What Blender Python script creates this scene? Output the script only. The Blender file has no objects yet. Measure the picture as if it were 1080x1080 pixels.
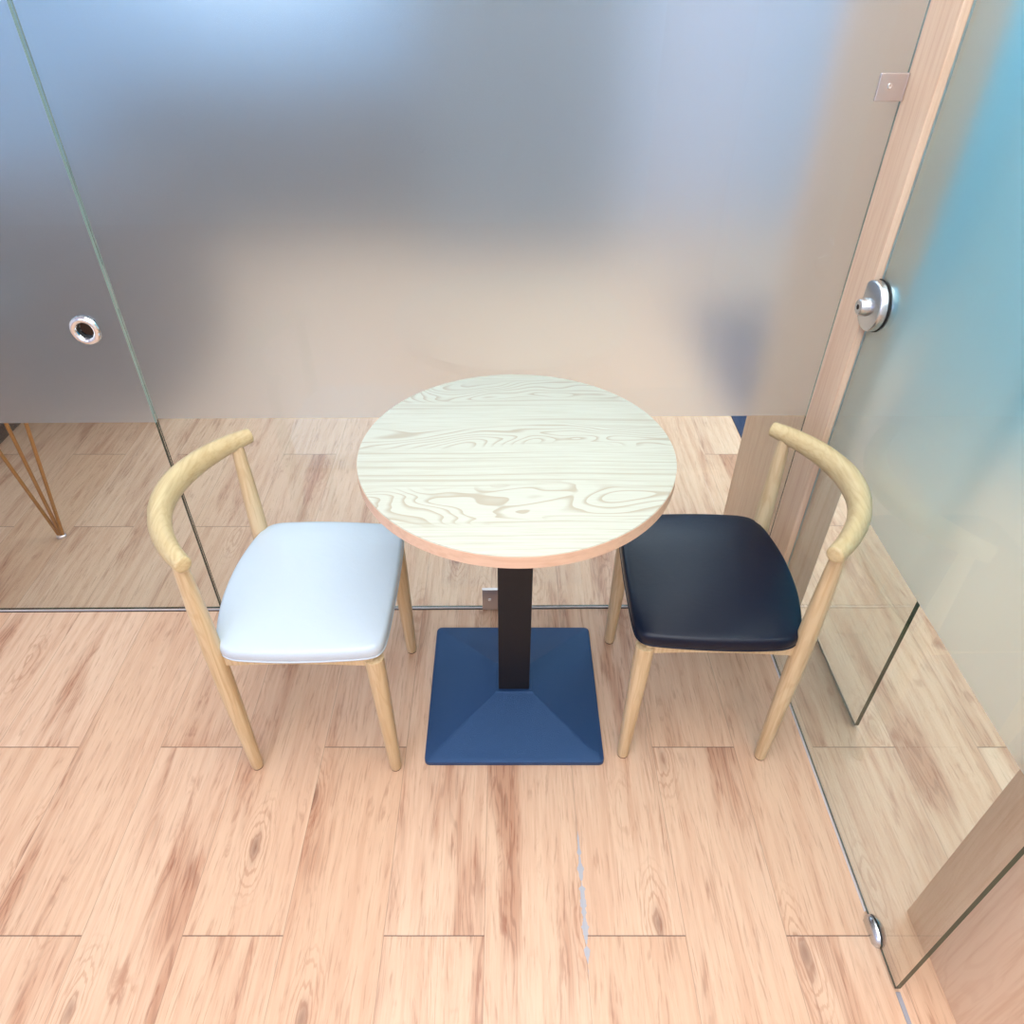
import bpy, bmesh, math
from math import pi, sin, cos, atan, radians
from mathutils import Vector, Matrix

scene = bpy.context.scene
col = scene.collection

# ------------------------------------------------------------------ view
scene.view_settings.view_transform = 'Standard'
scene.view_settings.look = 'None'
scene.view_settings.exposure = 0.28
scene.view_settings.gamma = 1.0
scene.view_settings.use_curve_mapping = False
scene.cycles.use_denoising = True
scene.cycles.max_bounces = 14
scene.cycles.transmission_bounces = 10
scene.cycles.glossy_bounces = 6
scene.cycles.diffuse_bounces = 5
scene.cycles.sample_clamp_indirect = 6.0
scene.cycles.caustics_refractive = True
scene.cycles.caustics_reflective = False

# ------------------------------------------------------------------ camera
F = 768.6
TH = math.atan(618 / 768.6)
cam = bpy.data.cameras.new('camera')
cam.sensor_fit = 'HORIZONTAL'
cam.sensor_width = 36.0
cam.lens = F / 1080 * 36.0
cam.shift_x = 7.0 / 1080
cam.clip_start = 0.02
co = bpy.data.objects.new('camera', cam)
co.location = (0, 0, 1.5)
co.rotation_euler = (pi / 2 - TH, 0, 0)
col.objects.link(co)
scene.camera = co


# ------------------------------------------------------------------ node helpers
class NT:
    def __init__(self, name):
        self.m = bpy.data.materials.new(name)
        self.m.use_nodes = True
        self.t = self.m.node_tree
        self.t.nodes.clear()
        self.out = self.t.nodes.new('ShaderNodeOutputMaterial')

    def n(self, kind, **kw):
        nd = self.t.nodes.new('ShaderNode' + kind)
        for k, v in kw.items():
            setattr(nd, k, v)
        return nd

    def link(self, a, b):
        self.t.links.new(a, b)

    def put(self, sock, v):
        if isinstance(v, bpy.types.NodeSocket):
            self.link(v, sock)
        elif v is not None:
            if isinstance(v, tuple) and len(v) == 3 and sock.type == 'RGBA':
                v = v + (1.0,)
            sock.default_value = v

    def math(self, op, a, b=None, c=None):
        nd = self.n('Math', operation=op)
        self.put(nd.inputs[0], a)
        if b is not None:
            self.put(nd.inputs[1], b)
        if c is not None:
            self.put(nd.inputs[2], c)
        return nd.outputs[0]

    def xyz(self, x, y, z):
        nd = self.n('CombineXYZ')
        self.put(nd.inputs[0], x); self.put(nd.inputs[1], y); self.put(nd.inputs[2], z)
        return nd.outputs[0]

    def sep(self, v):
        nd = self.n('SeparateXYZ')
        self.link(v, nd.inputs[0])
        return nd.outputs[0], nd.outputs[1], nd.outputs[2]

    def obj(self):
        return self.n('TexCoord').outputs['Object']

    def noise(self, vec, scale=1.0, detail=2.0, rough=0.5, dist=0.0):
        nd = self.n('TexNoise')
        self.link(vec, nd.inputs['Vector'])
        nd.inputs['Scale'].default_value = scale
        nd.inputs['Detail'].default_value = detail
        nd.inputs['Roughness'].default_value = rough
        nd.inputs['Distortion'].default_value = dist
        return nd.outputs['Fac']

    def ramp(self, v, a, b, lo=0.0, hi=1.0, smooth=True):
        nd = self.n('MapRange')
        if smooth:
            nd.interpolation_type = 'SMOOTHSTEP'
        self.put(nd.inputs[0], v)
        nd.inputs[1].default_value = a
        nd.inputs[2].default_value = b
        nd.inputs[3].default_value = lo
        nd.inputs[4].default_value = hi
        return nd.outputs[0]

    def mix(self, f, a, b, blend='MIX'):
        nd = self.n('Mix', data_type='RGBA', blend_type=blend)
        self.put(nd.inputs[0], f)
        self.put(nd.inputs[6], a)
        self.put(nd.inputs[7], b)
        return nd.outputs[2]

    def bsdf(self, color, rough=0.5, metallic=0.0, spec=0.5, coat=0.0, coat_rough=0.1, normal=None):
        p = self.n('BsdfPrincipled')
        self.put(p.inputs['Base Color'], color)
        self.put(p.inputs['Roughness'], rough)
        p.inputs['Metallic'].default_value = metallic
        p.inputs['Specular IOR Level'].default_value = spec
        p.inputs['Coat Weight'].default_value = coat
        p.inputs['Coat Roughness'].default_value = coat_rough
        if normal is not None:
            self.link(normal, p.inputs['Normal'])
        self.link(p.outputs[0], self.out.inputs[0])
        return p

    def bump(self, h, strength=0.2, dist=0.001):
        b = self.n('Bump')
        b.inputs['Strength'].default_value = strength
        b.inputs['Distance'].default_value = dist
        self.link(h, b.inputs['Height'])
        return b.outputs[0]


def srgb(r, g, b):
    def f(c):
        c /= 255.0
        return c / 12.92 if c <= 0.04045 else ((c + 0.055) / 1.055) ** 2.4
    return (f(r), f(g), f(b))


def plain(name, color, rough=0.5, metallic=0.0, spec=0.5, grain=0.0, gscale=300):
    T = NT(name)
    nm = None
    if grain:
        nm = T.bump(T.noise(T.obj(), gscale, 3), grain)
    T.bsdf(color, rough, metallic, spec, normal=nm)
    return T.m


# ---- plank floor
PW, PL, PX, PY = 0.19187, 1.2195, -0.040, 0.9859


def floor_material():
    T = NT('plank_floor')
    x, y, z = T.sep(T.obj())
    u = T.math('DIVIDE', T.math('SUBTRACT', x, PX), PW)
    k = T.math('FLOOR', u)
    fx = T.math('SUBTRACT', u, k)
    par = T.math('FLOORED_MODULO', k, 2.0)
    v = T.math('DIVIDE', T.math('ADD', T.math('SUBTRACT', y, PY), T.math('MULTIPLY', par, 0.4096)), PL)
    r = T.math('FLOOR', v)
    fy = T.math('SUBTRACT', v, r)
    wn = T.n('TexWhiteNoise', noise_dimensions='3D')
    T.link(T.xyz(k, r, 3.7), wn.inputs['Vector'])
    r1, r2, r3 = T.sep(wn.outputs['Color'])
    ox = T.math('MULTIPLY', r1, 31.0)
    oy = T.math('MULTIPLY', r2, 47.0)
    oz = T.math('MULTIPLY', r3, 17.0)
    X = T.math('ADD', x, ox)
    Y = T.math('ADD', y, oy)
    # heartwood figure: long contour rings
    fig = T.noise(T.xyz(T.math('MULTIPLY', X, 11.0), T.math('MULTIPLY', Y, 0.9), oz), 1.0, 3.0, 0.5, 0.25)
    rings = T.math('SINE', T.math('MULTIPLY', fig, 190.0))
    ringm = T.ramp(rings, 0.2, 1.0)
    # heart mask, where the figure is dark and ringed
    heart = T.noise(T.xyz(T.math('MULTIPLY', X, 13.0), T.math('MULTIPLY', Y, 1.7), T.math('ADD', oz, 5.0)), 1.0, 3.0, 0.55, 0.3)
    hm = T.ramp(heart, 0.50, 0.72)
    # fine pores
    pores = T.noise(T.xyz(T.math('ADD', T.math('MULTIPLY', X, 230.0), T.math('MULTIPLY', fig, 26.0)), T.math('MULTIPLY', Y, 13.0), oz), 1.0, 3.0, 0.6)
    pm = T.ramp(pores, 0.52, 0.70)
    fibre = T.noise(T.xyz(T.math('MULTIPLY', X, 55.0), T.math('MULTIPLY', Y, 2.6), oz), 1.0, 4.0, 0.65, 0.2)
    fm = T.ramp(fibre, 0.38, 0.68)
    # knots
    vo = T.n('TexVoronoi')
    T.link(T.xyz(T.math('MULTIPLY', X, 6.0), T.math('MULTIPLY', Y, 1.9), oz), vo.inputs['Vector'])
    vo.inputs['Scale'].default_value = 1.0
    kd = T.math('ADD', vo.outputs['Distance'], T.math('MULTIPLY', T.noise(T.xyz(T.math('MULTIPLY', X, 30.0), T.math('MULTIPLY', Y, 12.0), oz), 1.0, 2.0), 0.10))
    knot = T.ramp(kd, 0.15, 0.05)
    kring = T.math('MULTIPLY', T.ramp(kd, 0.36, 0.12), T.ramp(T.math('SINE', T.math('MULTIPLY', T.math('ADD', kd, T.math('MULTIPLY', fibre, 0.12)), 130.0)), 0.2, 1.0))
    light = srgb(226, 194, 164)
    warm = srgb(212, 170, 134)
    deep = srgb(166, 108, 76)
    dark = srgb(112, 66, 48)
    c = T.mix(T.math('MULTIPLY', r1, 0.55), light, warm)
    c = T.mix(T.math('MULTIPLY', fm, 0.45), c, srgb(196, 146, 114))
    c = T.mix(T.math('MULTIPLY', hm, 0.55), c, deep)
    c = T.mix(T.math('MULTIPLY', T.math('MULTIPLY', ringm, T.math('ADD', T.math('MULTIPLY', hm, 0.30), 0.03)), 1.0), c, dark)
    c = T.mix(T.math('MULTIPLY', pm, T.math('ADD', T.math('MULTIPLY', hm, 0.40), 0.34)), c, srgb(150, 94, 68))
    c = T.mix(T.math('MULTIPLY', kring, 0.4), c, deep)
    c = T.mix(T.math('MULTIPLY', knot, 0.7), c, dark)
    # seams
    ex = T.math('MULTIPLY', T.math('MINIMUM', fx, T.math('SUBTRACT', 1.0, fx)), PW)
    ey = T.math('MULTIPLY', T.math('MINIMUM', fy, T.math('SUBTRACT', 1.0, fy)), PL)
    sx = T.math('MULTIPLY', T.ramp(ex, 0.0012, 0.0003), 0.34)
    sy = T.math('MULTIPLY', T.ramp(ey, 0.0018, 0.0005), 0.8)
    seam = T.math('MAXIMUM', sx, sy)
    c = T.mix(seam, c, srgb(96, 70, 58))
    # open seam filled with grey sealant, between two planks in front of the table
    wob = T.math('MULTIPLY', T.math('SUBTRACT', T.noise(T.xyz(0.0, T.math('MULTIPLY', y, 45.0), 0.0), 1.0, 3.0), 0.36), 0.030)
    dx = T.math('ABSOLUTE', T.math('SUBTRACT', x, PX + PW + 0.0015))
    inside = T.math('LESS_THAN', dx, T.math('MULTIPLY', wob, T.math('MULTIPLY', T.ramp(y, 0.50, 0.58), T.ramp(y, 0.80, 0.70))))
    c = T.mix(T.math('MULTIPLY', inside, 0.9), c, srgb(172, 176, 184))
    h = T.math('SUBTRACT', T.math('MULTIPLY', pores, -0.3), T.math('MULTIPLY', seam, 2.0))
    ro = T.math('ADD', 0.34, T.math('MULTIPLY', fm, 0.08))
    T.bsdf(c, ro, 0.0, 0.45, normal=T.bump(h, 0.25, 0.0006))
    return T.m


def wood_material(name, light, dark, axis=2, fine=160.0, rough=0.42, figure=0.5):
    """straight-grained wood, grain running along the given axis"""
    T = NT(name)
    p = T.sep(T.obj())
    s = [fine, fine, fine]
    s[axis] = fine * 0.035
    vec = T.xyz(*[T.math('MULTIPLY', p[i], s[i]) for i in range(3)])
    n1 = T.noise(vec, 1.0, 3.0, 0.6)
    s2 = [14.0, 14.0, 14.0]
    s2[axis] = 1.4
    vec2 = T.xyz(*[T.math('MULTIPLY', p[i], s2[i]) for i in range(3)])
    n2 = T.noise(vec2, 1.0, 2.0, 0.5, 0.4)
    ring = T.ramp(T.math('SINE', T.math('MULTIPLY', n2, 90.0)), 0.2, 1.0)
    c = T.mix(T.math('MULTIPLY', T.ramp(n1, 0.42, 0.72), 0.55), light, dark)
    c = T.mix(T.math('MULTIPLY', ring, figure * 0.5), c, dark)
    c = T.mix(T.math('MULTIPLY', T.ramp(n2, 0.45, 0.7), figure * 0.5), c, dark)
    T.bsdf(c, rough, 0.0, 0.45, normal=T.bump(n1, 0.12, 0.0004))
    return T.m


def tabletop_material():
    T = NT('ash_laminate')
    x, y, z = T.sep(T.obj())
    # cathedral figure running left to right, in three bands between straight grain
    wv = T.math('MULTIPLY', T.math('SUBTRACT', T.noise(T.xyz(T.math('MULTIPLY', x, 2.2), 0.0, 7.7), 1.0, 1.0), 0.5), 0.10)
    yy = T.math('ADD', y, wv)
    f = T.noise(T.xyz(T.math('MULTIPLY', x, 2.4), T.math('MULTIPLY', y, 8.5), 4.2), 1.0, 2.0, 0.45, 0.35)
    saw = T.math('FRACT', T.math('MULTIPLY', T.math('ADD', f, T.math('MULTIPLY', y, 1.2)), 26.0))
    line = T.math('MULTIPLY', T.ramp(saw, 0.52, 0.92), T.ramp(saw, 1.0, 0.94))
    bm = None
    for cy, hw in ((0.215, 0.045), (0.045, 0.042), (-0.165, 0.060)):
        q = T.ramp(T.math('ABSOLUTE', T.math('SUBTRACT', yy, cy)), hw, hw * 0.55)
        bm = q if bm is None else T.math('MAXIMUM', bm, q)
    str8 = T.noise(T.xyz(T.math('MULTIPLY', x, 1.2), T.math('MULTIPLY', T.math('ADD', y, T.math('MULTIPLY', wv, 0.25)), 120.0), 2.0), 1.0, 2.0)
    straight = T.math('MULTIPLY', T.ramp(str8, 0.52, 0.64), T.math('SUBTRACT', 1.0, bm))
    fine = T.noise(T.xyz(T.math('MULTIPLY', x, 9.0), T.math('MULTIPLY', y, 330.0), 0.0), 1.0, 3.0, 0.6)
    c = T.mix(T.math('MULTIPLY', T.ramp(fine, 0.40, 0.72), T.math('SUBTRACT', 0.42, T.math('MULTIPLY', bm, 0.2))), srgb(188, 191, 176), srgb(166, 162, 138))
    c = T.mix(T.math('MULTIPLY', straight, 0.45), c, srgb(158, 146, 122))
    c = T.mix(T.math('MULTIPLY', T.math('MULTIPLY', line, bm), 0.62), c, srgb(156, 140, 116))
    T.bsdf(c, 0.42, 0.0, 0.4, normal=T.bump(fine, 0.08, 0.0003))
    return T.m


def glass_material(name, tint, rough=0.0, ior=1.45):
    T = NT(name)
    g = T.n('BsdfGlass')
    T.put(g.inputs['Color'], tint)
    g.inputs['Roughness'].default_value = rough
    g.inputs['IOR'].default_value = ior
    T.link(g.outputs[0], T.out.inputs[0])
    return T.m


def frost_material(name, tint, rough=0.42):
    """etched face of a pane: scatters what comes through, with faint scratches"""
    T = NT(name)
    o = T.obj()
    g = T.n('BsdfGlass')
    T.put(g.inputs['Color'], tint)
    g.inputs['Roughness'].default_value = rough
    g.inputs['IOR'].default_value = 1.45
    d = T.n('BsdfDiffuse')
    T.put(d.inputs['Color'], (0.80, 0.82, 0.85))
    tr = T.n('BsdfTranslucent')
    T.put(tr.inputs['Color'], tint)
    m1 = T.n('MixShader')
    m1.inputs[0].default_value = 0.12
    T.link(g.outputs[0], m1.inputs[1]); T.link(tr.outputs[0], m1.inputs[2])
    x, y, z = T.sep(o)
    spk = T.ramp(T.noise(o, 420.0, 1.0), 0.74, 0.80, 0.0, 0.25)
    scr = T.ramp(T.noise(T.xyz(T.math('ADD', T.math('MULTIPLY', x, 8.0), T.math('MULTIPLY', z, 6.0)), T.math('MULTIPLY', y, 8.0),
                               T.math('SUBTRACT', T.math('MULTIPLY', z, 60.0), T.math('MULTIPLY', x, 70.0))), 2.0, 2.0), 0.70, 0.78, 0.0, 0.20)
    m2 = T.n('MixShader')
    T.link(T.math('ADD', 0.05, T.math('ADD', spk, scr)), m2.inputs[0])
    T.link(m1.outputs[0], m2.inputs[1]); T.link(d.outputs[0], m2.inputs[2])
    T.link(m2.outputs[0], T.out.inputs[0])
    return T.m


def leather_material(name, color, rough, coat, spec=0.5):
    T = NT(name)
    o = T.obj()
    n = T.noise(o, 420.0, 2.0)
    w = T.noise(o, 26.0, 3.0, 0.6, 0.6)
    h = T.math('ADD', T.math('MULTIPLY', n, 0.35), T.math('MULTIPLY', w, 1.6))
    T.bsdf(color, rough, 0.0, spec, coat, 0.22, normal=T.bump(h, 0.22, 0.0018))
    return T.m


M = {}
M['floor'] = floor_material()
M['ash'] = wood_material('ash_wood', srgb(214, 192, 152), srgb(182, 150, 106), 2, 150.0, 0.40, 0.5)
M['ash_arm'] = wood_material('ash_wood_bent', srgb(202, 184, 140), srgb(174, 148, 104), 1, 150.0, 0.38, 0.45)
M['post'] = wood_material('post_laminate', srgb(226, 198, 170), srgb(204, 164, 132), 2, 90.0, 0.45, 0.35)
M['top'] = tabletop_material()
M['edge'] = wood_material('edge_band', srgb(222, 190, 162), srgb(204, 166, 138), 0, 90.0, 0.45, 0.15)
M['white_seat'] = leather_material('white_leather', srgb(192, 207, 216), 0.40, 0.15)
M['black_seat'] = leather_material('black_leather', srgb(10, 20, 38), 0.34, 0.13, 0.22)
M['iron'] = plain('blue_black_cast_iron', srgb(32, 58, 98), 0.38, 0.0, 1.0, 1.0, 700)
M['iron'].node_tree.nodes['Principled BSDF'].inputs['Specular Tint'].default_value = (0.35, 0.62, 1.0, 1.0)
M['iron_pole'] = plain('black_steel_tube', srgb(20, 20, 24), 0.5, 0.0, 0.4, 0.2, 900)
M['steel'] = plain('brushed_steel', (0.62, 0.64, 0.66), 0.26, 1.0)
M['chrome'] = plain('polished_chrome', (0.85, 0.86, 0.88), 0.06, 1.0)
M['satin'] = plain('satin_nickel', (0.66, 0.60, 0.58), 0.42, 1.0)
M['brass'] = plain('brass_rod', srgb(176, 128, 62), 0.35, 0.85)
M['black'] = plain('matt_black', srgb(22, 22, 24), 0.6)
M['dark'] = plain('dark_recess', srgb(30, 24, 22), 0.8)
M['seal'] = plain('sealant_edge_glint', srgb(214, 206, 202), 0.35)  # pale tone stands in for light caught on the glass foot
M['seal_dark'] = plain('dark_gasket', srgb(58, 48, 46), 0.5)
M['seal_grey'] = plain('grey_sealant', srgb(150, 150, 156), 0.5)
M['rubber'] = plain('rubber_glide', srgb(92, 66, 46), 0.7)
M['ceiling'] = plain('white_ceiling', srgb(235, 236, 238), 0.9)
M['wall'] = plain('white_wall', srgb(226, 228, 232), 0.9)
M['teal'] = plain('teal_wall', srgb(66, 180, 214), 0.85)
M['edge_light'] = plain('pale_glass_edge', srgb(190, 222, 226), 0.15, 0.0, 0.8)
M['cabinet'] = plain('dark_brown_cabinet', srgb(74, 50, 36), 0.6)
M['bluewall'] = plain('pale_blue_wall', srgb(150, 200, 244), 0.9)
M['greywall'] = plain('grey_brown_panel', srgb(62, 56, 62), 0.8)
M['lilac'] = plain('pale_lavender_grey_wall', srgb(186, 190, 212), 0.9)
M['greycol'] = plain('blue_grey_column', srgb(92, 104, 118), 0.8)
M['carpet'] = plain('navy_carpet', srgb(52, 66, 92), 0.95, 0, 0.1, 0.6, 200)
M['clear'] = glass_material('clear_glass', (0.945, 0.955, 0.945))
M['glass_front'] = glass_material('glass_face', (0.965, 0.98, 0.975))
M['frost'] = frost_material('etched_glass', (0.96, 0.98, 0.98), 0.41)
M['frost_teal'] = frost_material('etched_glass_door', (0.93, 0.99, 0.985), 0.34)
M['glass_edge'] = plain('green_glass_edge', srgb(158, 184, 174), 0.15, 0.0, 0.8)
M['glass_edge_dark'] = plain('dark_green_glass_edge', srgb(46, 66, 48), 0.25, 0.0, 0.35)


# ------------------------------------------------------------------ mesh helpers
def finish(name, bm, mats, parent=None, smooth=False, loc=None):
    me = bpy.data.meshes.new(name)
    bmesh.ops.recalc_face_normals(bm, faces=bm.faces)
    bm.to_mesh(me)
    bm.free()
    if not isinstance(mats, (list, tuple)):
        mats = [mats]
    for m in mats:
        me.materials.append(m)
    if smooth:
        for p in me.polygons:
            p.use_smooth = True
        try:
            me.set_sharp_from_angle(angle=radians(smooth if smooth is not True else 40))
        except Exception:
            pass
    o = bpy.data.objects.new(name, me)
    col.objects.link(o)
    if parent is not None:
        o.parent = parent
    if loc:
        o.location = loc
    return o


def bevelled_box(x0, x1, y0, y1, z0, z1, bev=0.0, seg=2):
    bm = bmesh.new()
    bmesh.ops.create_cube(bm, size=1.0)
    bmesh.ops.scale(bm, vec=(x1 - x0, y1 - y0, z1 - z0), verts=bm.verts)
    bmesh.ops.translate(bm, vec=((x0 + x1) / 2, (y0 + y1) / 2, (z0 + z1) / 2), verts=bm.verts)
    if bev:
        bmesh.ops.bevel(bm, geom=list(bm.edges), offset=bev, segments=seg, affect='EDGES', profile=0.5)
    return bm


def sweep(points, radii, seg=24, cap=True, up=Vector((0, 0, 1)), rz=None, round_cap=0.0):
    """tube through points; radii = radius per point, rz = optional vertical radius per point"""
    bm = bmesh.new()
    pts = [Vector(p) for p in points]
    n = len(pts)
    rings = []
    rlist = list(zip(pts, radii, rz or radii))
    tang = []
    for i in range(n):
        a = pts[max(0, i - 1)]
        b = pts[min(n - 1, i + 1)]
        tang.append((b - a).normalized())
    extra = []
    if round_cap:
        t0, t1 = tang[0], tang[-1]
        head, tail = [], []
        for q in (0.0, 0.35, 0.7):
            s = math.sqrt(max(0.0, 1 - (1 - q) ** 2)) * 0.35 + 0.65
            head.append((rlist[0][0] - t0 * round_cap * (1 - q), rlist[0][1] * s, rlist[0][2] * s, t0))
            tail.insert(0, (rlist[-1][0] + t1 * round_cap * (1 - q), rlist[-1][1] * s, rlist[-1][2] * s, t1))
        body = [(p, r, q, t) for (p, r, q), t in zip(rlist, tang)]
        extra = head + body + tail
    else:
        extra = [(p, r, q, t) for (p, r, q), t in zip(rlist, tang)]
    for p, r, q, t in extra:
        u = up if abs(t.dot(up)) < 0.95 else Vector((1, 0, 0))
        s = t.cross(u).normalized()
        w = s.cross(t).normalized()
        rings.append([bm.verts.new(p + s * (r * cos(2 * pi * k / seg)) + w * (q * sin(2 * pi * k / seg))) for k in range(seg)])
    for a, b in zip(rings, rings[1:]):
        for k in range(seg):
            bm.faces.new((a[k], a[(k + 1) % seg], b[(k + 1) % seg], b[k]))
    if cap:
        bm.faces.new(rings[0])
        bm.faces.new(rings[-1])
    return bm


def lathe(profile, seg=64, axis='z'):
    bm = bmesh.new()
    rings = []
    for r, z in profile:
        if r < 1e-6:
            rings.append([bm.verts.new((0, 0, z))])
        else:
            rings.append([bm.verts.new((r * cos(2 * pi * k / seg), r * sin(2 * pi * k / seg), z)) for k in range(seg)])
    for a, b in zip(rings, rings[1:]):
        for k in range(seg):
            j = (k + 1) % seg
            if len(a) == 1 and len(b) == 1:
                continue
            if len(a) == 1:
                bm.faces.new((a[0], b[k], b[j]))
            elif len(b) == 1:
                bm.faces.new((a[k], a[j], b[0]))
            else:
                bm.faces.new((a[k], a[j], b[j], b[k]))
    return bm


def catmull(pts, per=8):
    pts = [Vector(p) for p in pts]
    P = [2 * pts[0] - pts[1]] + pts + [2 * pts[-1] - pts[-2]]
    out = []
    for i in range(1, len(P) - 2):
        for j in range(per):
            t = j / per
            a, b, c, d = P[i - 1], P[i], P[i + 1], P[i + 2]
            out.append(0.5 * ((2 * b) + (c - a) * t + (2 * a - 5 * b + 4 * c - d) * t * t + (3 * b - a - 3 * c + d) * t ** 3))
    out.append(pts[-1])
    return out


def empty(name, loc, rz=0.0, label=None, cat=None, group=None, kind=None):
    o = bpy.data.objects.new(name, None)
    o.empty_display_size = 0.1
    o.location = loc
    o.rotation_euler = (0, 0, rz)
    col.objects.link(o)
    tag(o, label, cat, group, kind)
    return o


def tag(o, label=None, cat=None, group=None, kind=None):
    if label:
        o['label'] = label
    if cat:
        o['category'] = cat
    if group:
        o['group'] = group
    if kind:
        o['kind'] = kind
    return o


def struct(o, label, cat):
    return tag(o, label, cat, None, 'structure')


# ------------------------------------------------------------------ the shell
ZC = 2.75
XL, XR, YF, YB = -3.6, 1.95, -2.0, 5.2
o = finish('floor', bevelled_box(XL, XR, YF, YB, -0.05, 0.0), M['floor'])
struct(o, 'pale oak plank floor running under the table, the chairs and both glass partitions', 'floor')
o = finish('ceiling', bevelled_box(XL, XR, YF, YB, ZC, ZC + 0.05), M['ceiling'])
struct(o, 'white ceiling above the room', 'ceiling')
for nm, b, m, lb in (
        ('wall_left', (XL - 0.1, XL, YF, YB), M['wall'], 'white wall at the left end of the room'),
        ('wall_front', (XL, XR, YF - 0.1, YF), M['wall'], 'white wall behind the viewer'),
        ('wall_right', (XR, XR + 0.1, YF, YB), M['teal'], 'teal wall beyond the glass door on the right'),
        ('wall_back', (XL, XR, YB, YB + 0.1), M['bluewall'], 'pale blue wall far behind the frosted glass')):
    o = finish(nm, bevelled_box(b[0], b[1], b[2], b[3], 0.0, ZC), m)
    struct(o, lb, 'wall')

# wooden corner post: its left face is the one seen between the two glass walls
o = finish('trim_1', bevelled_box(0.690, 0.782, 1.336, 1.800, 0.0, ZC, 0.0015), M['post'])
struct(o, 'tall pinkish wood post in the corner where the frosted panel meets the door', 'post')
# wooden end wall beyond the door, bottom right
o = finish('trim_2', bevelled_box(0.791, 1.02, -1.2, 0.622, 0.0, ZC, 0.0015), M['post'])
struct(o, 'pale wood post at the bottom right behind the end of the glass door', 'post')


# ------------------------------------------------------------------ glass panes
def pane(name, length, z0, z1, zf, th, frost, edge, hole=None, edge_start=None, low_edge=None):
    """pane in local x (length) / z, thickness along +y; the far face is etched above zf.
    hole = (x, z, r) cut right through."""
    bm = bmesh.new()
    zs = [z0, zf, z1]
    # front and back skins
    def skin(y, back):
        bands = [(z0, zf, 1), (zf, z1, 2)]
        for a, b, mi in bands:
            if hole and a < hole[1] < b:
                outer = [bm.verts.new(p) for p in ((0, y, a), (length, y, a), (length, y, b), (0, y, b))]
                ring = [bm.verts.new((hole[0] + hole[2] * cos(2 * pi * k / 40), y, hole[1] + hole[2] * sin(2 * pi * k / 40))) for k in range(40)]
                ed = [bm.edges.new((outer[k], outer[(k + 1) % 4])) for k in range(4)]
                ed += [bm.edges.new((ring[k], ring[(k + 1) % 40])) for k in range(40)]
                res = bmesh.ops.triangle_fill(bm, use_beauty=True, use_dissolve=False, edges=ed, normal=(0, -1, 0))
                fs = [g for g in res['geom'] if isinstance(g, bmesh.types.BMFace)]
                rings.append(ring)
            else:
                vs = [bm.verts.new(p) for p in ((0, y, a), (length, y, a), (length, y, b), (0, y, b))]
                fs = [bm.faces.new(vs)]
            for f in fs:
                f.material_index = (mi if back else 0)
    rings = []
    skin(0.0, False)
    skin(th, True)
    bmesh.ops.remove_doubles(bm, verts=bm.verts, dist=1e-6)
    # rim
    rim = [(0, z0), (length, z0), (length, zf), (length, z1), (0, z1), (0, zf)]
    def find(x, y, z):
        return min(bm.verts, key=lambda v: (v.co - Vector((x, y, z))).length)
    for i in range(6):
        (xa, za), (xb, zb) = rim[i], rim[(i + 1) % 6]
        if (xa, za) == (0, z1) or True:
            f = bm.faces.new((find(xa, 0, za), find(xb, 0, zb), find(xb, th, zb), find(xa, th, za)))
            f.material_index = 4 if xa == 0 and xb == 0 and edge_start else 3
            if low_edge and min(za, zb) < zf and max(za, zb) <= zf:
                f.material_index = 5 if edge_start else 4
    if hole:
        a, b = rings
        for k in range(40):
            f = bm.faces.new((a[k], a[(k + 1) % 40], b[(k + 1) % 40], b[k]))
            f.material_index = 3
    return finish(name, bm, [M['glass_front'], M['clear'], frost, edge] + ([edge_start] if edge_start else []) + ([low_edge] if low_edge else []))


WA = radians(0.5)                        # the back partition stands a touch off square


def wall_pt(x, d=0.0):
    return Vector((x, 1.427 + (x + 0.8) * math.tan(WA) + d, 0))


TH_G = 0.010
# fixed centre panel
p = pane('window_1', 0.690 + 0.795, 0.004, ZC - 0.02, 0.622, TH_G, M['frost'], M['glass_edge'], low_edge=M['glass_edge_dark'])
p.location = wall_pt(-0.795)
p.rotation_euler = (0, 0, WA)
struct(p, 'large fixed glass panel behind the table, frosted above and clear at the bottom', 'glass panel')
win1 = p
# left door leaf with the finger pull
L0 = -2.2
p = pane('door_1', -0.801 - L0, 0.006, ZC - 0.02, 0.612, TH_G, M['frost'], M['glass_edge'],
         hole=(-0.879 - L0, 0.8405, 0.0175), low_edge=M['glass_edge_dark'])
p.location = wall_pt(L0)
p.rotation_euler = (0, 0, WA)
struct(p, 'frosted glass door leaf at the left with a round chrome finger pull', 'glass door')
door1 = p
# finger pull: a flared chrome ring through the glass
prof = [(0.0172, 0.003), (0.0175, -0.002), (0.0190, -0.0045), (0.0235, -0.0066), (0.028, -0.0055), (0.0315, -0.0018), (0.032, 0.0), (0.0172, 0.003)]
bm = lathe(prof, 56)
bmesh.ops.rotate(bm, cent=(0, 0, 0), matrix=Matrix.Rotation(-pi / 2, 3, 'X'), verts=bm.verts)
pull = finish('finger_pull', bm, M['chrome'], door1, 50, (-0.879 - L0, 0.0, 0.8405))
tag(pull, 'round chrome finger pull ring')
bm = lathe([(0.0165, 0.0), (0.032, 0.0), (0.031, 0.003), (0.024, 0.005), (0.0165, 0.004)], 56)
bmesh.ops.rotate(bm, cent=(0, 0, 0), matrix=Matrix.Rotation(-pi / 2, 3, 'X'), verts=bm.verts)
finish('finger_pull', bm, M['chrome'], door1, 50, (-0.879 - L0, TH_G, 0.8405))

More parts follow.
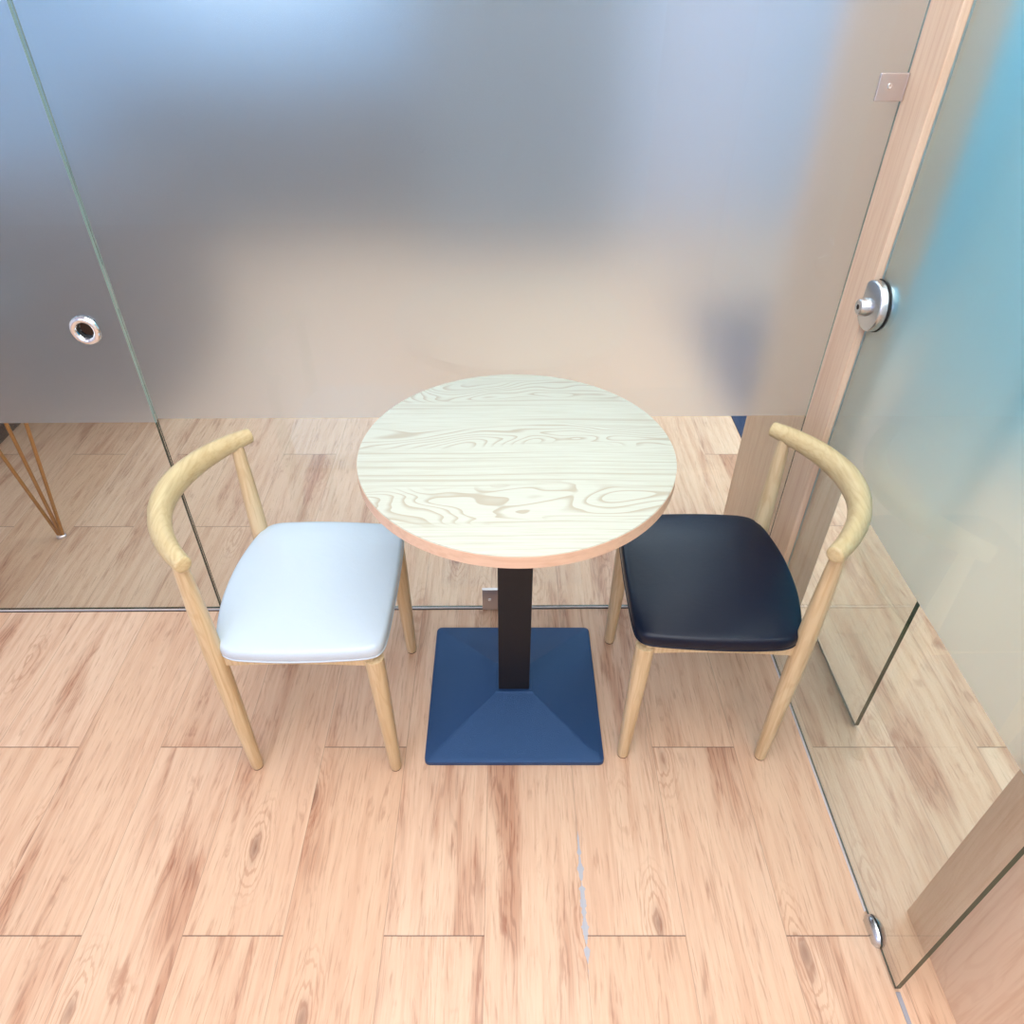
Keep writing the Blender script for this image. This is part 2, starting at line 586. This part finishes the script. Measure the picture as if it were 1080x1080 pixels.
bm = lathe([(0.0172, 0.0005), (0.0166, 0.0005), (0.0166, 0.0100), (0.0172, 0.0100), (0.0172, 0.0005)], 48)
bmesh.ops.rotate(bm, cent=(0, 0, 0), matrix=Matrix.Rotation(-pi / 2, 3, 'X'), verts=bm.verts)
finish('hole_shade', bm, M['dark'], pull, 40)  # dark sleeve added to paint the darkness inside the pull hole

# metal brackets of the fixed panel
def plate_with_screw(name, x0, x1, z0, z1, d, parent, mat):
    """small rounded plate on the room side of the panel (panel local frame)"""
    bx = bevelled_box(x0, x1, -d, 0.0, z0, z1, 0.0012, 2)
    br = finish(name, bx, mat, parent)
    c = ((x0 + x1) / 2 - 0.004, -d, (z0 + z1) / 2 + 0.002)
    s = lathe([(0.0, 0.0006), (0.0022, 0.0006), (0.0026, 0.0014), (0.0042, 0.0012), (0.0048, 0.0)], 28)
    bmesh.ops.rotate(s, cent=(0, 0, 0), matrix=Matrix.Rotation(pi / 2, 3, 'X'), verts=s.verts)
    finish('screw', s, M['chrome'], br, 40, c)
    return br


k0 = 0.795
b = plate_with_screw('bracket', 0.641 + k0, 0.6885 + k0, 1.262, 1.305, 0.005, win1, M['satin'])
tag(b, 'small square metal bracket high on the panel')
# return of the bracket onto the post
finish('bracket_flange', bevelled_box(0.6870 + k0, 0.6893 + k0, -0.0060, 0.0, 1.262, 1.305, 0.0004), M['satin'], b)
b = plate_with_screw('bracket', -0.064 + k0, -0.016 + k0, 0.003, 0.080, 0.010, win1, M['satin'])
tag(b, 'small metal foot bracket at the floor')

# sealant and gasket lines under the back partition; pale ones carry the edge glint
def floor_strip(name, x0, x1, d0, d1, h, mat, lb):
    s = bevelled_box(0, x1 - x0, d0, d1, 0.0, h)
    s = finish(name, s, mat)
    s.location = wall_pt(x0)
    s.rotation_euler = (0, 0, WA)
    struct(s, lb, 'seal')
    return s


floor_strip('trim_3', -0.797, 0.690, -0.0030, -0.0002, 0.0042, M['seal'], 'thin pale sealant line coloured as light caught on the glass edge, along the foot of the fixed glass panel')
floor_strip('trim_4', -2.2, 0.690, -0.0062, -0.0032, 0.0016, M['seal_dark'], 'thin dark gasket line on the floor in front of the back glass')
floor_strip('trim_5', -2.2, -0.801, -0.0030, -0.0002, 0.0042, M['seal'], 'thin pale line coloured as light caught on the glass edge, along the foot of the left glass door')

# right-hand door leaf: local x runs towards the camera (-Y), thickness towards +X
XG = 0.703
p = pane('door_2', 1.333 - 0.486, 0.005, ZC - 0.02, 0.597, TH_G, M['frost_teal'], M['glass_edge_dark'], edge_start=M['edge_light'])
p.location = (XG, 1.333, 0)
p.rotation_euler = (0, 0, -pi / 2)
struct(p, 'frosted glass door on the right beside the black chair, clear strip at the bottom', 'glass door')
door2 = p
# local frame of door_2: +x -> -Y world, +y -> +X world


def lock_plate(r, y0, y1, cut):
    """round plate with a straight side, in the x/z plane"""
    bm = bmesh.new()
    prof = [(1.0, y0), (1.0, y0 + (y1 - y0) * 0.78), (0.97, y0 + (y1 - y0) * 0.93), (0.92, y1)]
    rings = []
    for s, y in prof:
        ring = []
        for k in range(72):
            a = 2 * pi * k / 72
            x, z = r * s * cos(a), r * s * sin(a)
            x = max(x, -cut * (0.5 + 0.5 * s))
            ring.append(bm.verts.new((x, y, z)))
        rings.append(ring)
    for a, b in zip(rings, rings[1:]):
        for k in range(72):
            bm.faces.new((a[k], a[(k + 1) % 72], b[(k + 1) % 72], b[k]))
    bm.faces.new(rings[0])
    bm.faces.new(rings[-1])
    bmesh.ops.remove_doubles(bm, verts=bm.verts, dist=1e-6)
    return bm


LX, LZ = 1.333 - 1.318, 0.9405
lock = finish('door_lock', lock_plate(0.047, 0.0, -0.017, 0.030), M['steel'], door2, 35, (LX, 0.0, LZ))
tag(lock, 'round brushed steel lock with a flat side')
ring = lathe([(0.0, 0.0), (0.0175, 0.0), (0.0165, 0.009), (0.0145, 0.0155), (0.0125, 0.017), (0.0, 0.017)], 40)
bmesh.ops.rotate(ring, cent=(0, 0, 0), matrix=Matrix.Rotation(pi / 2, 3, 'X'), verts=ring.verts)
knob = finish('knob', ring, M['steel'], lock, 35, (-0.004, -0.017, -0.004))
s = lathe([(0.0, 0.0004), (0.003, 0.0004), (0.0035, 0.0002), (0.0046, 0.0)], 24)
bmesh.ops.rotate(s, cent=(0, 0, 0), matrix=Matrix.Rotation(pi / 2, 3, 'X'), verts=s.verts)
finish('keyhole', s, M['dark'], lock, 35, (-0.004, -0.0345, -0.004))
finish('gasket', lock_plate(0.0485, 0.0, -0.003, 0.031), M['black'], lock, 35, (0, -0.0002, 0))
back = finish('lock_plate', lock_plate(0.047, TH_G + 0.0005, TH_G + 0.017, 0.030), M['steel'], door2, 35, (LX, 0.0, LZ))

# boat-shaped floor clip that grips the foot of the door
def half_disc(r, y0, y1, h):
    bm = bmesh.new()
    rings = []
    for s, y in ((1.0, y0), (0.93, (y0 + y1) / 2), (0.70, y1)):
        ring = [bm.verts.new((r * s * cos(pi * k / 28), y, 0.0008 + h * s * sin(pi * k / 28) ** 0.75)) for k in range(29)]
        rings.append(ring)
    for a, b in zip(rings, rings[1:]):
        for k in range(28):
            bm.faces.new((a[k], a[k + 1], b[k + 1], b[k]))
        bm.faces.new((a[0], b[0], b[-1], a[-1]))
    bm.faces.new(rings[0])
    bm.faces.new(rings[-1])
    return bm


clipx = 1.333 - 0.583
clip = finish('floor_clip', half_disc(0.030, -0.0003, -0.011, 0.026), M['steel'], door2, 50, (clipx, 0, 0))
tag(clip, 'small rounded steel clip gripping the foot of the door')
finish('clip_plate', half_disc(0.030, TH_G + 0.0003, TH_G + 0.011, 0.026), M['steel'], clip, 50, (0, 0, 0))
o = finish('trim_6', bevelled_box(XG + 0.001, XG + 0.009, 0.0, 0.482, 0.0, 0.0015), M['seal_grey'])
struct(o, 'grey sealant strip in the floor continuing past the end of the right door', 'seal')

o = finish('trim_8', bevelled_box(XG - 0.0028, XG - 0.0002, 0.62, 1.332, 0.0, 0.0036), M['seal'])
struct(o, 'thin pale sealant line coloured as light caught on the glass edge, along the foot of the right glass door', 'seal')

# second leaf, parked behind the door
p = pane('door_3', 1.334 - 1.040, 0.008, ZC - 0.02, 0.597, TH_G, M['frost_teal'], M['glass_edge_dark'])
p.location = (0.842, 1.334, 0)
p.rotation_euler = (0, 0, -pi / 2)
struct(p, 'second frosted glass leaf seen through the clear strip of the right door', 'glass door')

# ------------------------------------------------------------------ table
TX, TY = 0.0207, 1.1298
tb = empty('pedestal_table', (TX, TY, 0), 0,
           'round bistro table with pale ash top on a black pedestal between the two chairs', 'table')
R = 0.2946
HT = 0.7400
disc = lathe([(0.0, HT), (R - 0.0025, HT), (R - 0.0012, HT - 0.0004), (R - 0.0006, HT - 0.0012), (R - 0.0006, HT - 0.0020),
              (R - 0.004, HT - 0.0022), (R - 0.004, HT - 0.024), (0.0, HT - 0.024)], 128)
tt = finish('tabletop', disc, M['top'], tb, 30)
band = lathe([(R - 0.0035, HT - 0.0020), (R, HT - 0.0020), (R, HT - 0.0255), (R - 0.001, HT - 0.0265), (R - 0.0035, HT - 0.0265), (R - 0.0035, HT - 0.0020)], 128)
finish('edge_band', band, M['edge'], tt, 30)
BY = 1.1440 - TY
finish('pole', bevelled_box(-0.037, 0.037, BY - 0.037, BY + 0.037, 0.058, HT - 0.030, 0.002), M['iron_pole'], tb)
# four-armed plate under the top
bm = bevelled_box(-0.14, 0.14, BY - 0.02, BY + 0.02, HT - 0.032, HT - 0.0245, 0.001)
b2 = bevelled_box(-0.02, 0.02, BY - 0.14, BY + 0.14, HT - 0.0335, HT - 0.0250, 0.001)
me_tmp = bpy.data.meshes.new('tmp')
b2.to_mesh(me_tmp)
b2.free()
bm.from_mesh(me_tmp)
bpy.data.meshes.remove(me_tmp)
finish('mounting_plate', bm, M['iron_pole'], tb)


def pyramid_base():
    """square cast base: thin lip, four sloping faces, small flat collar"""
    bm = bmesh.new()
    H = 0.206
    levels = [(H - 0.004, 0.0), (H, 0.001), (H, 0.0085), (H - 0.001, 0.0115), (H - 0.004, 0.013), (H - 0.010, 0.0145), (0.048, 0.0565),
              (0.044, 0.059), (0.0, 0.060)]
    cr = 0.012
    rings = []
    for h, z in levels:
        if h == 0:
            rings.append([bm.verts.new((0, 0, z))])
            continue
        ring = []
        c = min(cr * h / H, h * 0.4)
        for sx, sy, a0 in ((1, 1, 0), (-1, 1, 90), (-1, -1, 180), (1, -1, 270)):
            for q in range(4):
                a = radians(a0 + q * 30)
                ring.append(bm.verts.new((sx * (h - c) + c * cos(a), sy * (h - c) + c * sin(a), z)))
        rings.append(ring)
    for a, b in zip(rings, rings[1:]):
        n = len(a)
        for k in range(n):
            if len(b) == 1:
                bm.faces.new((a[k], a[(k + 1) % n], b[0]))
            else:
                bm.faces.new((a[k], a[(k + 1) % n], b[(k + 1) % n], b[k]))
    bm.faces.new(rings[0])
    return bm


bs = finish('base', pyramid_base(), M['iron'], tb, 18, (0, BY, 0))
tag(bs, 'square black pyramid-shaped cast base')


# ------------------------------------------------------------------ chairs
def make_chair():
    root = empty('dining_chair', (0, 0, 0))
    # bent back rail
    half = [(-0.139, 0.201), (-0.164, 0.176), (-0.190, 0.143), (-0.213, 0.105), (-0.230, 0.062), (-0.237, 0.030)]
    ctr = [(x, y, 0.656) for x, y in half] + [(-0.239, 0.0, 0.656)] + [(x, -y, 0.656) for x, y in reversed(half)]
    pts = catmull(ctr, 8)
    n = len(pts)
    rs, rv = [], []
    for i in range(n):
        t = abs(2 * i / (n - 1) - 1)            # 0 middle .. 1 tips
        e = 1 - t ** 1.8
        rs.append(0.0155 + 0.0065 * e)
        rv.append(0.0165 + 0.0115 * e)
    rail = finish('back_rail', sweep(pts, rs, 28, True, rz=rv, round_cap=0.004), M['ash_arm'], root, 50)
    # legs
    def leg_shape(x0, y0, x1, y1, prof):
        P, Rr = [], []
        zt = prof[-1][0]
        for z, r in prof:
            f = z / zt
            P.append((x0 + (x1 - x0) * f, y0 + (y1 - y0) * f, z))
            Rr.append(r)
        return P, Rr
    for sy in (1, -1):
        P, Rr = leg_shape(-0.159, 0.171 * sy, -0.160, 0.177 * sy,
                          [(0.004, 0.0125), (0.008, 0.0135), (0.15, 0.0165), (0.30, 0.0190), (0.40, 0.0195), (0.50, 0.0178), (0.60, 0.0145), (0.650, 0.0125)])
        lg = finish('leg', sweep(P, Rr, 24), M['ash'], root, 40)
        finish('glide', sweep([(P[0][0], P[0][1], 0.0), (P[0][0], P[0][1], 0.0045)], [0.0115, 0.012], 20), M['rubber'], lg, 40)
        P, Rr = leg_shape(0.158, 0.172 * sy, 0.150, 0.170 * sy,
                          [(0.004, 0.0125), (0.008, 0.0135), (0.15, 0.0165), (0.30, 0.0190), (0.382, 0.0195)])
        lg = finish('leg', sweep(P, Rr, 24), M['ash'], root, 40)
        finish('glide', sweep([(P[0][0], P[0][1], 0.0), (P[0][0], P[0][1], 0.0045)], [0.0115, 0.012], 20), M['rubber'], lg, 40)
    # seat frame: four rails with a shallow arch
    def rail_bm(a, b, horizontal):
        bm = bmesh.new()
        N = 12
        rings = []
        for i in range(N + 1):
            t = i / N
            x = a[0] + (b[0] - a[0]) * t
            y = a[1] + (b[1] - a[1]) * t
            drop = 0.006 * (2 * t - 1) ** 2
            zt, zb = 0.3925, 0.371 - drop
            w = 0.009
            if horizontal:
                q = [(x, y - w, zb), (x, y + w, zb), (x, y + w, zt), (x, y - w, zt)]
            else:
                q = [(x - w, y, zb), (x + w, y, zb), (x + w, y, zt), (x - w, y, zt)]
            rings.append([bm.verts.new(p) for p in q])
        for r0, r1 in zip(rings, rings[1:]):
            for k in range(4):
                bm.faces.new((r0[k], r0[(k + 1) % 4], r1[(k + 1) % 4], r1[k]))
        bm.faces.new(rings[0])
        bm.faces.new(rings[-1])
        return bm
    for sy in (1, -1):
        finish('seat_rail', rail_bm((-0.159, 0.171 * sy), (0.150, 0.170 * sy), True), M['ash'], root)
    finish('seat_rail', rail_bm((-0.159, -0.171), (-0.159, 0.171), False), M['ash'], root)
    finish('seat_rail', rail_bm((0.150, -0.170), (0.150, 0.170), False), M['ash'], root)
    # upholstered seat
    right = [(0.178, 0.0), (0.177, 0.080), (0.174, 0.150), (0.166, 0.176), (0.150, 0.187), (0.120, 0.192), (0.05, 0.197), (-0.02, 0.199), (-0.08, 0.197),
             (-0.118, 0.193), (-0.142, 0.180), (-0.158, 0.150), (-0.170, 0.100), (-0.177, 0.050), (-0.179, 0.0)]
    loop = catmull([(x, y, 0) for x, y in right], 5)
    loop = loop + [Vector((p.x, -p.y, 0)) for p in reversed(loop[1:-1])]
    bm = bmesh.new()
    rings = []
    for s, z in ((0.90, 0.3930), (0.975, 0.3935), (0.992, 0.3975), (1.0, 0.4045), (1.0, 0.4140), (0.993, 0.4205), (0.978, 0.4245), (0.955, 0.4262), (0.90, 0.4278),
                 (0.75, 0.4310), (0.5, 0.4325), (0.25, 0.4330)):
        rings.append([bm.verts.new((p.x * s, p.y * s, z)) for p in loop])
    n = len(loop)
    for a, b in zip(rings, rings[1:]):
        for k in range(n):
            bm.faces.new((a[k], a[(k + 1) % n], b[(k + 1) % n], b[k]))
    bm.faces.new(rings[0])
    c = bm.verts.new((0, 0, 0.4331))
    for k in range(n):
        bm.faces.new((rings[-1][k], rings[-1][(k + 1) % n], c))
    finish('seat', bm, M['white_seat'], root, 60)
    # piping round the foot of the upholstery
    bm = bmesh.new()
    rr = []
    for i, p in enumerate(loop):
        a, b = loop[i - 1], loop[(i + 1) % n]
        t = (b - a).normalized()
        s = Vector((t.y, -t.x, 0))
        rr.append([bm.verts.new(Vector((p.x * 0.992, p.y * 0.992, 0.3985)) + s * 0.0022 * cos(q * pi / 4) + Vector((0, 0, 0.0022 * sin(q * pi / 4)))) for q in range(8)])
    for i in range(n):
        a, b = rr[i], rr[(i + 1) % n]
        for q in range(8):
            bm.faces.new((a[q], a[(q + 1) % 8], b[(q + 1) % 8], b[q]))
    finish('piping', bm, M['white_seat'], [c for c in root.children if c.name.startswith('seat') and 'rail' not in c.name][0], 60)
    return root


def copy_tree(o, parent=None):
    c = o.copy()
    col.objects.link(c)
    c.parent = parent
    for ch in list(o.children):
        copy_tree(ch, c)
    return c


ch1 = make_chair()
ch2 = copy_tree(ch1)
ch1.location = (-0.407, 1.107, 0)
ch1.rotation_euler = (0, 0, radians(-0.3))
tag(ch1, 'ash elbow chair with a white padded seat standing left of the table', 'chair')
ch2.location = (0.4335, 1.136, 0)
ch2.rotation_euler = (0, 0, radians(180 - 1.2))
tag(ch2, 'ash elbow chair with a black leather seat right of the table', 'chair')


def recolour(o, m):
    for c in o.children:
        if c.name.startswith('seat') and 'rail' not in c.name or c.name.startswith('piping'):
            c.data = c.data.copy()
            c.data.materials[0] = m
        recolour(c, m)


recolour(ch2, M['black_seat'])

# ------------------------------------------------------------------ beyond the glass
# table on brass hairpin legs, only one leg clear of the frosting
hx, hy = -1.398, 1.746
ht = empty('hairpin_table', (hx - 0.34, hy + 0.16, 0), 0,
           'dark table on a brass hairpin leg behind the left glass door', 'table')
finish('tabletop', lathe([(0.0, 0.70), (0.40, 0.70), (0.405, 0.695), (0.405, 0.68), (0.40, 0.675), (0.0, 0.675)], 64), M['black'], ht, 30)
for q, (lx, ly) in enumerate(((0.34, -0.16), (-0.30, -0.22), (-0.34, 0.28))):
    lg = empty('leg', (lx, ly, 0))
    lg.parent = ht
    d = Vector((lx, ly, 0)).normalized()
    sd = Vector((-d.y, d.x, 0))
    for s, inn in ((-1.0, 0.03), (0.0, 0.0), (1.0, 0.03)):
        top = sd * (0.085 * s) - d * (inn + 0.02) + Vector((0, 0, 0.675))
        if q == 0:
            top = {-1.0: Vector((-0.095, -0.02, 0.675)), 0.0: Vector((0.005, 0.0, 0.675)), 1.0: Vector((0.085, 0.01, 0.675))}[s]
        finish('rod', sweep([(0.006 * s, 0, 0.006), tuple(top)], [0.0055, 0.0055], 12), M['brass'], lg, 40)
    finish('foot_cap', lathe([(0.0, 0.0), (0.014, 0.0), (0.014, 0.006), (0.010, 0.010), (0.0, 0.010)], 20), M['satin'], lg, 40)

o = finish('floor_box', bevelled_box(-2.45, -1.87, 2.18, 2.43, 0.0, 0.26, 0.01), M['black'])
tag(o, 'dark object on the floor at the far left beside the brass hairpin leg', 'box')

cab = empty('sideboard', (-2.35, 2.86, 0), 0,
            'long dark low cabinet blurred behind the frosted glass at the left', 'cabinet')
finish('body', bevelled_box(-1.05, 1.05, -0.38, 0.38, 0.0, 0.70, 0.004), M['cabinet'], cab)
finish('worktop', bevelled_box(-1.07, 1.07, -0.40, 0.40, 0.702, 0.74, 0.004), M['cabinet'], cab)
for k in range(4):
    x0 = -1.04 + k * 0.522
    dr = finish('door', bevelled_box(x0, x0 + 0.514, -0.398, -0.381, 0.05, 0.69, 0.002), M['cabinet'], cab)
    finish('handle', bevelled_box(x0 + 0.45, x0 + 0.462, -0.416, -0.398, 0.45, 0.60, 0.003), M['satin'], dr)

# ribbed navy mat
bm = bmesh.new()
nx = 30
xs = [0.886 + 0.6 * i / nx for i in range(nx + 1)]
rows = []
for yy in (2.24, 3.6):
    rows.append([bm.verts.new((x, yy, 0.004 + (0.004 if i % 2 else 0.0))) for i, x in enumerate(xs)])
for i in range(nx):
    bm.faces.new((rows[0][i], rows[0][i + 1], rows[1][i + 1], rows[1][i]))
base = [bm.verts.new((x, yy, 0.0)) for yy in (2.24, 3.6) for x in (xs[0], xs[-1])]
bm.faces.new((base[0], base[1], base[3], base[2]))
bm.faces.new([base[0]] + rows[0] + [base[1]])
bm.faces.new([base[2]] + rows[1] + [base[3]])
bm.faces.new((base[0], rows[0][0], rows[1][0], base[2]))
bm.faces.new((base[1], rows[0][-1], rows[1][-1], base[3]))
o = finish('rug', bm, M['carpet'])
tag(o, 'dark blue ribbed mat on the floor behind the wooden corner post', 'mat')

# low dark panelling at the far wall
o = finish('trim_7', bevelled_box(-2.3, 0.3, 4.6, YB, 0.0, 0.80, 0.01), M['greywall'])
struct(o, 'dark low panelling far behind the frosted glass', 'panelling')


o = finish('trim_9', bevelled_box(-0.45, 0.60, 4.3, YB, 0.0, ZC, 0.01), M['greycol'])
struct(o, 'blue-grey column far behind the frosted glass', 'column')
o = finish('trim_10', bevelled_box(0.60, XR, 4.9, YB, 0.0, ZC, 0.01), M['lilac'])
struct(o, 'pale lavender-grey wall section far behind the frosted glass at the right', 'wall')

# ------------------------------------------------------------------ lights
def area(name, loc, sx, sy, power, color, rot=(0, 0, 0)):
    l = bpy.data.lights.new(name, 'AREA')
    l.shape = 'RECTANGLE'
    l.size = sx
    l.size_y = sy
    l.energy = power
    l.color = color
    ob = bpy.data.objects.new(name, l)
    ob.location = loc
    ob.rotation_euler = rot
    col.objects.link(ob)
    return ob


COOL = (0.95, 0.97, 1.0)
area('ceiling_panel_light', (0.05, 0.55, ZC - 0.01), 1.9, 1.5, 41, COOL)
area('ceiling_panel_light', (0.1, -1.1, ZC - 0.01), 2.4, 1.2, 44, COOL)
area('ceiling_panel_light', (-0.3, 4.3, ZC - 0.01), 3.6, 1.2, 66, (0.72, 0.88, 1.0))
area('ceiling_panel_light', (0.25, 2.2, ZC - 0.01), 0.8, 0.8, 15, (1.0, 0.93, 0.86))
area('ceiling_panel_light', (1.4, 1.6, ZC - 0.01), 0.9, 3.6, 66, (1.0, 0.97, 0.97))
# added light high at the far wall, for floor glare and brighter frosting
area('added_fill_light', (-1.45, YB - 0.02, 1.75), 1.0, 0.40, 6, (0.80, 0.90, 1.0), (-pi / 2, 0, 0))
# added blue fill behind the viewer, tints the floor and seats
area('added_fill_light', (-2.0, YF + 0.03, 2.0), 2.0, 1.2, 34, (0.50, 0.60, 1.0), (pi / 2, 0, 0))

w = bpy.data.worlds.new('world')
scene.world = w
w.use_nodes = True
w.node_tree.nodes['Background'].inputs[0].default_value = (0.8, 0.9, 1.0, 1)
w.node_tree.nodes['Background'].inputs[1].default_value = 0.5
